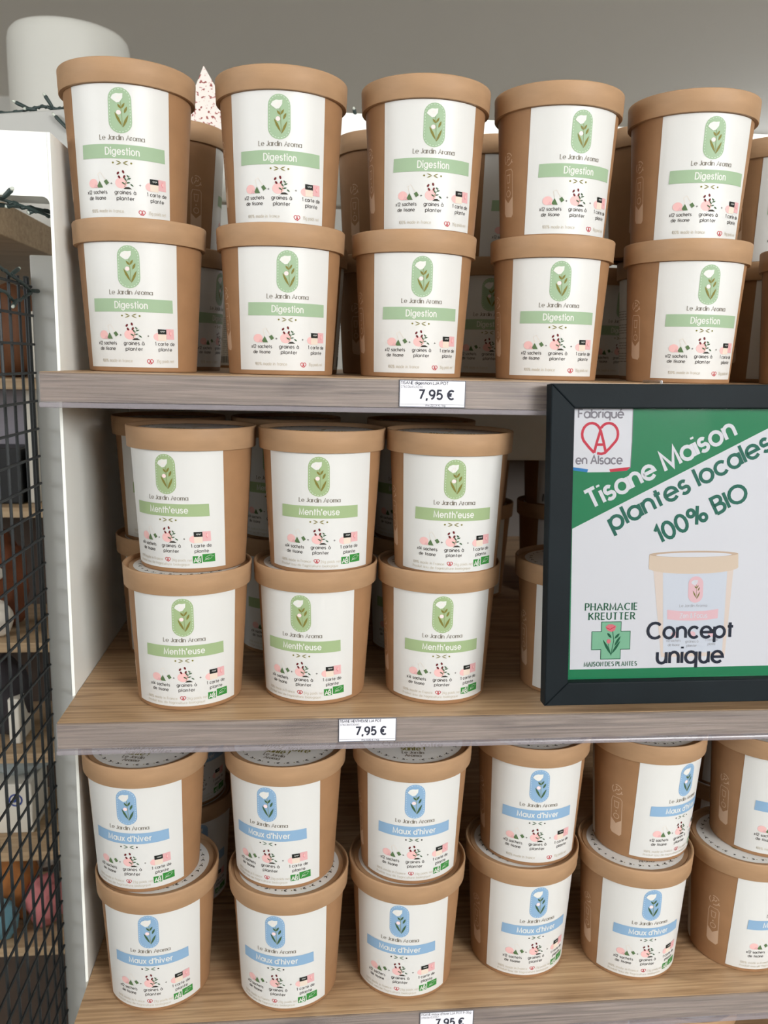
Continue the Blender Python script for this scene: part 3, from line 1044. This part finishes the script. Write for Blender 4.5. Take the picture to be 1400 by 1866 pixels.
# white field under the diagonal
sl = (103.1 - 33.2) / (157.7 - 19.5)
ytop = 103.1 - sl * (IR - 3 - 19.5)
xcut = 19.5 + (103.1 - IT) / sl
A.poly([(19.5, 103.1), (xcut, IT), (IR - 3, IT), (IR - 3, 206.9), (20.3, 207.2)], 'poster_white', 1)
# badge
A.poly([(16.6, 16.4), (61.8, 16.4), (61.8, 40), (61.2, 59.2), (58, 61.4), (46, 62.3), (30, 62.3), (16.6, 59.8)], 'grey', 2)
A.poly([(16.6, 16.4), (61.2, 16.4), (61.2, 40), (60.6, 58.6), (46, 60.2), (30, 60.2), (16.6, 58.3)], 'poster_white', 3)
A.poly([(16.6, 58.5), (30, 60.2), (29.4, 62.4), (16.6, 60.6)], 'flag_blue', 4)
A.poly([(30, 60.2), (46, 60.2), (46.2, 62.3), (29.4, 62.4)], 'poster_white', 4)
A.poly([(45.4, 60.2), (60.6, 58.6), (58.5, 61.2), (46.2, 62.3)], 'flag_red', 4)
A.text('Fabriqu\u00e9', 38.3, 23.6, 4.2, 1.05, 'grey', 4, width=33.6)
A.text('en Alsace', 37.8, 56.4, 4.2, 1.05, 'grey', 4, width=34.6)
pretzel(A, 38.0, 37.9, 13.2, 1.9, 'flag_red', 4)
# slanted lines
A.text('Tisane Maison', 33.4, 88.6, 9.3, 2.6, 'poster_white', 4, width=120, align='l', angle=26.7, gap=.3)
A.text('plantes locales', 50.0, 104.6, 9.2, 2.45, 'poster_text', 4, width=132, align='l', angle=27.0, gap=.3)
A.text('100% BIO', 85.0, 114.2, 8.6, 2.45, 'poster_text', 4, width=75, align='l', angle=26.9, gap=.3)
# pictured tub (printed, faded)
A.poly([(80.3, 132), (140.9, 132), (137.0, 199), (88.6, 199)], 'pale_side', 2)
A.poly([(87.6, 133), (136.2, 133), (134.9, 196), (90.0, 196)], 'pale_label', 3)
A.poly([(77.0, 122.8), (143.9, 122.2), (144.3, 132.4)] + [(110.5 + 33.8 * math.cos(R_(t)), 132.4 + 4.6 * math.sin(R_(t))) for t in range(10, 171, 20)] + [(77.0, 131.8)], 'pale_kraft', 4)
A.disc(110.5, 122.4, 33.4, 2.4, 'pale_rim', 5, 30)
A.disc(110.5, 122.9, 28.5, 1.7, 'poster_white', 6, 30)
ring = oval(A, 112.8, 138.8, 158.5, 5.6, 'pale_pink', 5)
flower(A, 112.8, .105, 'olive', 137.6, 'olive', 'poster_white', 'pale_pink', 6)
A.text('Le Jardin Aroma', 111.5, 161.6, 1.4, .3, 'pale_text', 5, width=21)
A.poly([(91.9, 163.5), (101, 164.6), (111, 165.0), (121, 164.7), (130.6, 163.4), (130.4, 170.4), (121, 171.6), (111, 172.0), (101, 171.6), (92.2, 170.6)], 'pale_pink', 5)
A.text('Zen & Focus', 112.0, 169.8, 2.4, .5, 'poster_white', 6, width=21)
A.text('x12 sachets', 97.5, 187.6, 1.3, .28, 'pale_text', 5, width=11)
A.text('de tisane', 97.8, 190.8, 1.3, .28, 'pale_text', 5, width=9)
A.text('graines \u00e0', 111.5, 188.4, 1.3, .28, 'pale_text', 5, width=10)
A.text('planter', 111.5, 191.6, 1.3, .28, 'pale_text', 5, width=8)
A.text('1 carte de', 126.5, 187.4, 1.3, .28, 'pale_text', 5, width=10)
A.text('plante', 126.5, 190.6, 1.3, .28, 'pale_text', 5, width=6)
for x in (98, 111.5, 126): A.disc(x, 182.2, 2.6, 2.3, 'pale_pink', 5, 14)
A.rect(124.5, 178.5, 128.5, 181.5, 'card', 6)
# pharmacy sign
A.text('PHARMACIE', 50.1, 163.0, 3.45, .95, 'cross_dark', 4, width=39.6, contrast=.45, serif=.2, gap=.5)
A.text('KREUTTER', 50.6, 170.0, 3.45, .95, 'cross_dark', 4, width=35.0, contrast=.45, serif=.2, gap=.5)
A.text('MAISON DES PLANTES', 50.6, 205.0, 2.25, .6, 'cross_dark', 4, width=40.0, contrast=.45, serif=.2, gap=.55)


def cross(cx, cy, hx, hy, ax, ay, m, l):
    A.rect(cx - ax, cy - hy, cx + ax, cy + hy, m, l)
    A.rect(cx - hx, cy - ay, cx - ax, cy + ay, m, l)
    A.rect(cx + ax, cy - ay, cx + hx, cy + ay, m, l)


cross(50.4, 185.8, 14.6, 14.2, 7.6, 7.0, 'cross_dark', 3)
cross(50.4, 185.8, 14.1, 13.7, 7.1, 6.5, 'cross', 4)
A.stroke([(51.5, 178.5), (52.5, 186), (50.6, 196.8)], .55, 'cross_dark', 5)
A.stroke([(50.8, 197), (48.5, 190), (48.7, 187)], .45, 'cross_dark', 5)
for p, q in (((44.4, 185), (50.2, 196)), ((57.5, 186), (51, 196)), ((50.8, 184), (47.4, 180)), ((53, 184.5), (56.8, 180.6)), ((53, 190), (57.6, 182.5))):
    A.leaf(p, q, .95, 'cross_dark', 5)
A.poly([(46.0, 175.6), (48, 173.8), (51, 173.6), (54, 175), (53.2, 178.2), (50.6, 179.4), (47.6, 178.2)], 'poppy', 6)
A.stroke([(46.5, 176.2), (49.5, 177.4), (53.2, 175.4)], .5, 'flag_red', 7)
A.disc(48.7, 186.4, 1.6, 1.7, 'poppy', 6, 14)
# slogan
A.text('Concept', 110.2, 184.7, 8.1, 2.05, 'navy', 8, width=66.5, gap=.32)
A.text('unique', 110.6, 203.6, 8.4, 2.05, 'navy', 8, width=51.6, gap=.34)
bm = bmesh.new()
mats = []
A.fill(bm, lambda u, v, l: (u / 1000, .0080 - .00006 * l, -v / 1000), mats)
art_obj('poster_sheet', bm, mats, FR)
GLASS = bpy.data.materials.new('frame_glazing')
GLASS.use_nodes = True
nt = GLASS.node_tree
for n in list(nt.nodes): nt.nodes.remove(n)
out = nt.nodes.new('ShaderNodeOutputMaterial')
tr = nt.nodes.new('ShaderNodeBsdfTransparent')
gl = nt.nodes.new('ShaderNodeBsdfGlossy')
gl.inputs['Roughness'].default_value = .03
fr = nt.nodes.new('ShaderNodeFresnel')
fr.inputs['IOR'].default_value = 1.45
mx = nt.nodes.new('ShaderNodeMixShader')
nt.links.new(fr.outputs[0], mx.inputs[0]); nt.links.new(tr.outputs[0], mx.inputs[1]); nt.links.new(gl.outputs[0], mx.inputs[2])
nt.links.new(mx.outputs[0], out.inputs[0])
bm = bmesh.new()
vs = [bm.verts.new((x, .0066, z)) for x, z in ((.0165, -.0165), (FW_ - .0165, -.0165), (FW_ - .0165, -FH_ + .0165), (.0165, -FH_ + .0165))]
bm.faces.new(vs[::-1])
me = bpy.data.meshes.new('glazing'); bm.to_mesh(me); bm.free()
link('glazing', me, GLASS, FR)
# little clear hook that hangs the frame on the upper shelf
bm = bmesh.new()
tube(bm, [(.085, .0125, -.010), (.085, .0145, -.002), (.085, .0165, .0024), (.085, .030, .0034), (.085, .050, .0042)], .0011, 8)
obj('hanging_hook', bm, mat('hook_metal', (200, 200, 204), 0.25, 1.0), FR)

# ------------------------------------------------------------------ leaflet and paper packet in the gaps
A = Art(umax=1e9)
A.rect(0, 0, 50, 92, PAPER, 0)
rnd = random.Random(5)
for i in range(5):
    for j in range(8):
        x, y = 6 + i * 9 + rnd.uniform(-1, 1), 8 + j * 11 + rnd.uniform(-1, 1)
        k = 1 if (i + j) % 2 else -1
        A.leaf((x + 2 * k, y - 2.5), (x - 2 * k, y), .9, 'dark', 1)
        A.leaf((x + 2 * k, y + 2.5), (x - 2 * k, y), .9, 'dark', 1)
        A.disc(x - 3.6 * k, y, .8, .8, 'dark', 1, 6)
bm = bmesh.new(); mats = []
A.fill(bm, lambda u, v, l: (u / 1000 - .050, -.00004 * l, .092 - v / 1000), mats)
box(bm, -.050, 0, .00002, .0004, 0, .092)
o = art_obj('leaflet_card', bm, mats)
o.location = (.2560, .7335, Z[0] + H + .0012)
o.rotation_euler = (0, R_(-9), 0)
tag(o, 'white card printed with dark leaves behind the fourth sage green stack', 'card')

PK = bpy.data.materials.new('floral_wrapping')
PK.use_nodes = True
nt = PK.node_tree
b = nt.nodes['Principled BSDF']
b.inputs['Roughness'].default_value = .5
tc = nt.nodes.new('ShaderNodeTexCoord')
vo = nt.nodes.new('ShaderNodeTexNoise'); vo.inputs['Scale'].default_value = 330; vo.inputs['Detail'].default_value = 1.5
r = nt.nodes.new('ShaderNodeValToRGB')
e = r.color_ramp.elements
e[0].position, e[0].color = .33, (*lin((132, 62, 58)), 1)
e[1].position, e[1].color = .42, (*lin((222, 216, 210)), 1)
k = e.new(.385); k.color = (*lin((196, 150, 146)), 1)
nt.links.new(tc.outputs['Object'], vo.inputs['Vector']); nt.links.new(vo.outputs['Fac'], r.inputs[0]); nt.links.new(r.outputs[0], b.inputs['Base Color'])
bm = bmesh.new()
base = [(-.020, -.012), (.022, -.014), (.024, .012), (-.019, .013)]
tip = bm.verts.new((-.003, .001, .0605))
mid = [bm.verts.new((x * .62 + (.002 if i % 2 else -.002), y * .7, .028)) for i, (x, y) in enumerate(base)]
bot = [bm.verts.new((x, y, 0)) for x, y in base]
bm.faces.new(bot)
for i in range(4):
    j = (i + 1) % 4
    bm.faces.new((bot[i], bot[j], mid[j], mid[i]))
    bm.faces.new((mid[i], mid[j], tip))
o = obj('paper_packet', bm, PK)
o.location = (-.088, .835, Z[0] + .0004 + UPZ + H)
tag(o, 'pointed paper packet with dark red floral print on a back row tub', 'packet')

# ------------------------------------------------------------------ white canister above the neighbouring unit
bm = bmesh.new()
lathe(bm, [(0, 0), (.078, 0), (.082, .003), (.0832, .02), (.0842, .27), (.0838, .286), (.0818, .295), (.0775, .300), (.071, .302), (0, .303)], 64)
o = obj('white_canister', bm, mat('glazed_white', (190, 190, 184), 0.6), None, True, 60)
o.location = (-.338, 1.35, .1535)
tag(o, 'tall round white canister standing up behind the leftmost sage green tub', 'canister')

# ------------------------------------------------------------------ neighbouring display unit on the left
PALEW = wood_mat('pale_wood', (150, 124, 94), (176, 150, 118), (192, 168, 136), 0.5, (1.5, 30, 40), False)
GREYM = mat('brushed_grey_metal', (206, 207, 206), 0.42, 0.0, noise=0.06, nscale=3, stretch=(1, 1, .3))
BLACKM = mat('black_wire', (26, 30, 32), 0.45, 0.2)
bm = bmesh.new(); box(bm, -1.0, -.30, .90, 1.55, .118, .1515, .001)
o = obj('top_board', bm, PALEW); tag(o, 'pale wooden top board of the neighbouring unit under the white canister', 'board')
bm = bmesh.new(); box(bm, -.2425, -.1800, .800, .820, -1.34, .088, .001)
o = obj('upright_plate', bm, GREYM); tag(o, 'grey metal upright between wire grid and white side panel', 'upright')
NEI = (-.024, -.158, -.307, -.436, -.555, -.676)
nlab = ('pale wooden shelf plank behind the wire grid, topmost of the six', 'pale wooden shelf plank behind the wire grid, under the white box and black box',
        'pale wooden shelf plank behind the wire grid, under the brown and white plush', 'pale wooden shelf plank behind the wire grid, under the dark bag',
        'pale wooden shelf plank behind the wire grid, under the blue crested box', 'pale wooden shelf plank behind the wire grid, under the pink plush, lowest')
for z, lb in zip(NEI, nlab):
    bm = bmesh.new(); box(bm, -.95, -.252, .90, 1.05, z - .011, z, .0008)
    o = obj('shelf_plank', bm, PALEW); tag(o, lb, 'shelf', 'planks of the neighbouring unit')
bm = bmesh.new(); box(bm, -.95, -.252, 1.052, 1.064, -1.34, .08)
o = obj('rear_board', bm, mat('dark_brown_board', (70, 56, 47), 0.6, noise=.15, nscale=8, stretch=(8, 1, 1)))
tag(o, 'dark brown rear board of the neighbouring unit behind the grid', 'board')

gp = empty('wire_grid_panel', (-.2430, .62, -.6))
tag(gp, 'black welded wire grid panel at the far left', 'grid panel')
bm = bmesh.new()
ys = [.792 - .0245 * i for i in range(18)]
for y in ys:
    tube(bm, [(0, y - .62, -.74), (0, y - .62, .667)], .00135, 6)
z = .060
while z > -1.33:
    tube(bm, [(0.0026, .794 - .62, z + .6), (.0026, ys[-1] - .62, z + .6)], .00125, 6)
    z -= .0252
obj('wire_mesh', bm, BLACKM, gp)
bm = bmesh.new(); box(bm, -.004, .0, .793 - .62, .799 - .62, -.74, .669, .0008)
obj('end_post', bm, BLACKM, gp)


def lump(name, loc, size, m, label, cat, seed, amp=.16, group=None, rough=2.2):
    bm = bmesh.new()
    bmesh.ops.create_icosphere(bm, subdivisions=4, radius=1)
    from mathutils import noise as N
    for v in bm.verts:
        n = N.noise(v.co * rough + Vector((seed * 3.1, seed, 0)))
        n2 = N.noise(v.co * rough * 3 + Vector((0, seed, 5)))
        k = 1 + amp * n + amp * .3 * n2
        v.co = Vector((v.co.x * size[0] * k, v.co.y * size[1] * k, max(-1, v.co.z * k * 1.02) * size[2]))
    o = obj(name, bm, m, None, True)
    o.location = (loc[0], loc[1], loc[2] + size[2] + .0004)
    tag(o, label, cat, group)
    return o


def carton(name, x0, x1, y0, y1, z0, z1, m, label, cat):
    bm = bmesh.new()
    box(bm, -(x1 - x0) / 2, (x1 - x0) / 2, -(y1 - y0) / 2, (y1 - y0) / 2, 0, z1 - z0, .0015)
    o = obj(name, bm, m)
    o.location = ((x0 + x1) / 2, (y0 + y1) / 2, z0 + .0004)
    tag(o, label, cat)
    return o


fur_brown = mat('brown_plush', (112, 62, 36), .95, noise=.35, nscale=40, bump=.5, bscale=200)
fur_white = mat('white_plush', (216, 210, 200), .95, bump=.5, bscale=200)
fur_orange = mat('orange_plush', (156, 100, 52), .95, noise=.2, nscale=40, bump=.5, bscale=200)
fur_pink = mat('pink_plush', (196, 120, 122), .95, noise=.15, nscale=40, bump=.5, bscale=200)
cloth_teal = mat('teal_cloth', (96, 136, 150), .9, noise=.1, nscale=30)
cloth_grey = mat('grey_blue_cloth', (160, 170, 172), .9, noise=.12, nscale=30)
cardw = mat('white_carton', (222, 218, 208), .6)
lilac = mat('lilac_grey_paper', (150, 146, 156), .6)
blackc = mat('black_carton', (26, 28, 32), .45)
darkbag = mat('dark_bag_fabric', (52, 48, 54), .8)
leather = mat('brown_leather', (108, 68, 42), .55, noise=.25, nscale=14)

lump('leather_bag', (-.318, .965, NEI[0]), (.042, .03, .048), leather, 'brown leather bag on the topmost plank behind the grid', 'bag', 2, .12)
carton('white_carton', -.2885, -.2770, .93, .98, NEI[0], .045, cardw, 'narrow white carton beside the brown leather bag behind the grid', 'box')
carton('white_carton', -.2945, -.2830, .925, .99, NEI[1], -.036, cardw, 'tall narrow white carton right of the lilac bag behind the grid', 'box')
carton('lilac_paper_bag', -.345, -.3060, .975, 1.02, NEI[1], -.038, lilac, 'lilac grey paper bag behind the black box, seen through the grid', 'bag')
carton('black_carton', -.345, -.2985, .92, .965, NEI[1], -.098, blackc, 'flat black box on the second plank behind the grid', 'box')
lump('plush_toy', (-.335, .955, NEI[2]), (.026, .026, .054), fur_brown, 'brown plush toy with white muzzle behind the grid', 'plush toy', 4, .2)
lump('plush_toy', (-.334, .922, NEI[2]), (.018, .010, .020), fur_white, 'small white plush toy in front of the brown plush toy', 'plush toy', 5, .15)
lump('plush_toy', (-.336, .922, NEI[2] + .062), (.012, .009, .010), fur_white, 'round white plush head above the small white plush', 'plush toy', 9, .15)
lump('fabric_bag', (-.340, .955, NEI[3]), (.026, .028, .046), darkbag, 'dark fabric bag on the fourth plank behind the grid', 'bag', 6, .12)
carton('white_carton', -.3290, -.3165, .925, .965, NEI[3], -.382, cardw, 'white carton beside the dark fabric bag behind the grid', 'box')
lump('folded_cloth', (-.335, .975, NEI[4] + .062), (.040, .03, .020), cloth_grey, 'grey blue folded cloth lying on the crested box behind the grid', 'cloth', 7, .2)
cb = carton('crested_box', -.362, -.3130, .94, 1.0, NEI[4], NEI[4] + .062, cardw, 'white box with blue crest under the grey blue cloth', 'box')
A = Art(umax=1e9)
INK['crest'] = mat('ink_crest', (40, 66, 140), .5)
A.stroke(arc(0, 0, 7, 7, 0, 360), 2, 'crest', 0); A.leaf((-4, 3), (4, -3), 2.5, 'crest', 0)
bm = bmesh.new(); mats = []
A.fill(bm, lambda u, v, l: (u / 1000 + .006, -.0302, .042 - v / 1000), mats)
art_obj('crest', bm, mats, cb)
lump('plush_toy', (-.345, .955, NEI[5]), (.030, .026, .050), fur_orange, 'orange brown plush toy on the lowest visible plank behind the grid', 'plush toy', 11, .2)
lump('plush_toy', (-.305, .945, NEI[5]), (.024, .022, .030), fur_pink, 'pink plush toy on the lowest visible plank behind the grid', 'plush toy', 12, .2)
lump('plush_toy', (-.318, .985, NEI[5] + .052), (.026, .02, .018), fur_white, 'white plush toy lying on top of the pink plush toy', 'plush toy', 13, .2)
lump('folded_cloth', (-.350, .918, NEI[5]), (.022, .012, .026), cloth_teal, 'teal cloth in front of the orange brown plush toy', 'cloth', 14, .15)

# ------------------------------------------------------------------ fairy lights
CABLE = mat('dark_green_cable', (38, 54, 52), .5)
BULB = mat('clear_led', (190, 196, 186), .2)
fl = empty('fairy_light_string', (-.22, .66, .11))
tag(fl, 'dark green fairy light cable wound round the white bar and grid', 'fairy lights')
OFF = Vector((-.22, .66, .11))


def rel(p): return Vector(p) - OFF


def smooth_path(P, n=6):
    P = [Vector(p) for p in P]
    out = []
    for i in range(len(P) - 1):
        p0, p1, p2, p3 = P[max(i - 1, 0)], P[i], P[i + 1], P[min(i + 2, len(P) - 1)]
        for k in range(n):
            t = k / n
            out.append(.5 * ((2 * p1) + (p2 - p0) * t + (2 * p0 - 5 * p1 + 4 * p2 - p3) * t * t + (3 * p1 - p0 - 3 * p2 + p3) * t ** 3))
    out.append(P[-1])
    return out


def cable(P, r=.0011):
    bm = bmesh.new()
    tube(bm, [rel(p) for p in smooth_path(P)], r, 8)
    tw = [rel(p) + Vector((0, .0012 * math.sin(i * 1.1), .0013 * math.cos(i * 1.1))) for i, p in enumerate(smooth_path(P, 10))]
    tube(bm, tw, r * .7, 6)
    obj('cable', bm, CABLE, fl, True)


def bulb(p, q):
    p, q = rel(p), rel(q)
    bm = bmesh.new()
    d = q - p
    tube(bm, [p, p + d * .2, p + d * .75, p + d * .8], [.0012, .0017, .0019, .0016], 8)
    s = obj('socket', bm, CABLE, fl, True)
    bm = bmesh.new()
    tube(bm, [p + d * .8, p + d * .92, q], [.0014, .0014, .0007], 8)
    obj('led', bm, BULB, s, True)


cable([(-.262, .63, .118), (-.235, .636, .1125), (-.215, .640, .1085), (-.203, .652, .1060), (-.192, .668, .1034), (-.1822, .684, .1010)])
cable([(-.250, .662, .1085), (-.215, .665, .1075), (-.195, .672, .1065), (-.1822, .690, .1046)], .0013)
bulb((-.2090, .638, .1080), (-.2005, .634, .1145))
bulb((-.2040, .650, .1064), (-.2120, .650, .1040))
bulb((-.1960, .664, .1046), (-.2000, .660, .1020))


def on_board(x, dz=.0, out=.006):
    return (x, .8743 - .3916 * (x + .2271) + out, .2325 + dz)


cable([on_board(-.36), on_board(-.32, .001), on_board(-.2850), on_board(-.2650, .0015), on_board(-.2500, .0035), on_board(-.2400, .001), on_board(-.2290, .0005), on_board(-.2220, -.001, -.002), on_board(-.2180, -.020, -.003)], .0013)
bulb(on_board(-.2620, .001), on_board(-.2800, .009, .0))
bulb(on_board(-.2390, .001), on_board(-.2470, .014, .0))
bulb(on_board(-.2560, .001), on_board(-.2680, .0005, -.002))
bulb(on_board(-.2210, -.022, -.004), on_board(-.2370, -.006, -.005))
bulb(on_board(-.3150, .001), on_board(-.2960, .004, -.002))
bulb((.0525, .886, .2380), (.0490, .880, .2475))
cable([(-.239, .66, .066), (-.238, .70, .0685), (-.2385, .735, .0645), (-.238, .765, .0600), (-.2385, .788, .0550)], .0013)
cable([(-.238, .788, .0552), (-.2375, .765, .0490), (-.2385, .742, .0440), (-.238, .715, .0500), (-.239, .66, .052)], .0012)
bulb((-.2375, .785, .0560), (-.2360, .806, .0570))
bulb((-.2375, .745, .0455), (-.2360, .728, .0380))
bulb((-.2375, .735, .0650), (-.2360, .752, .0720))
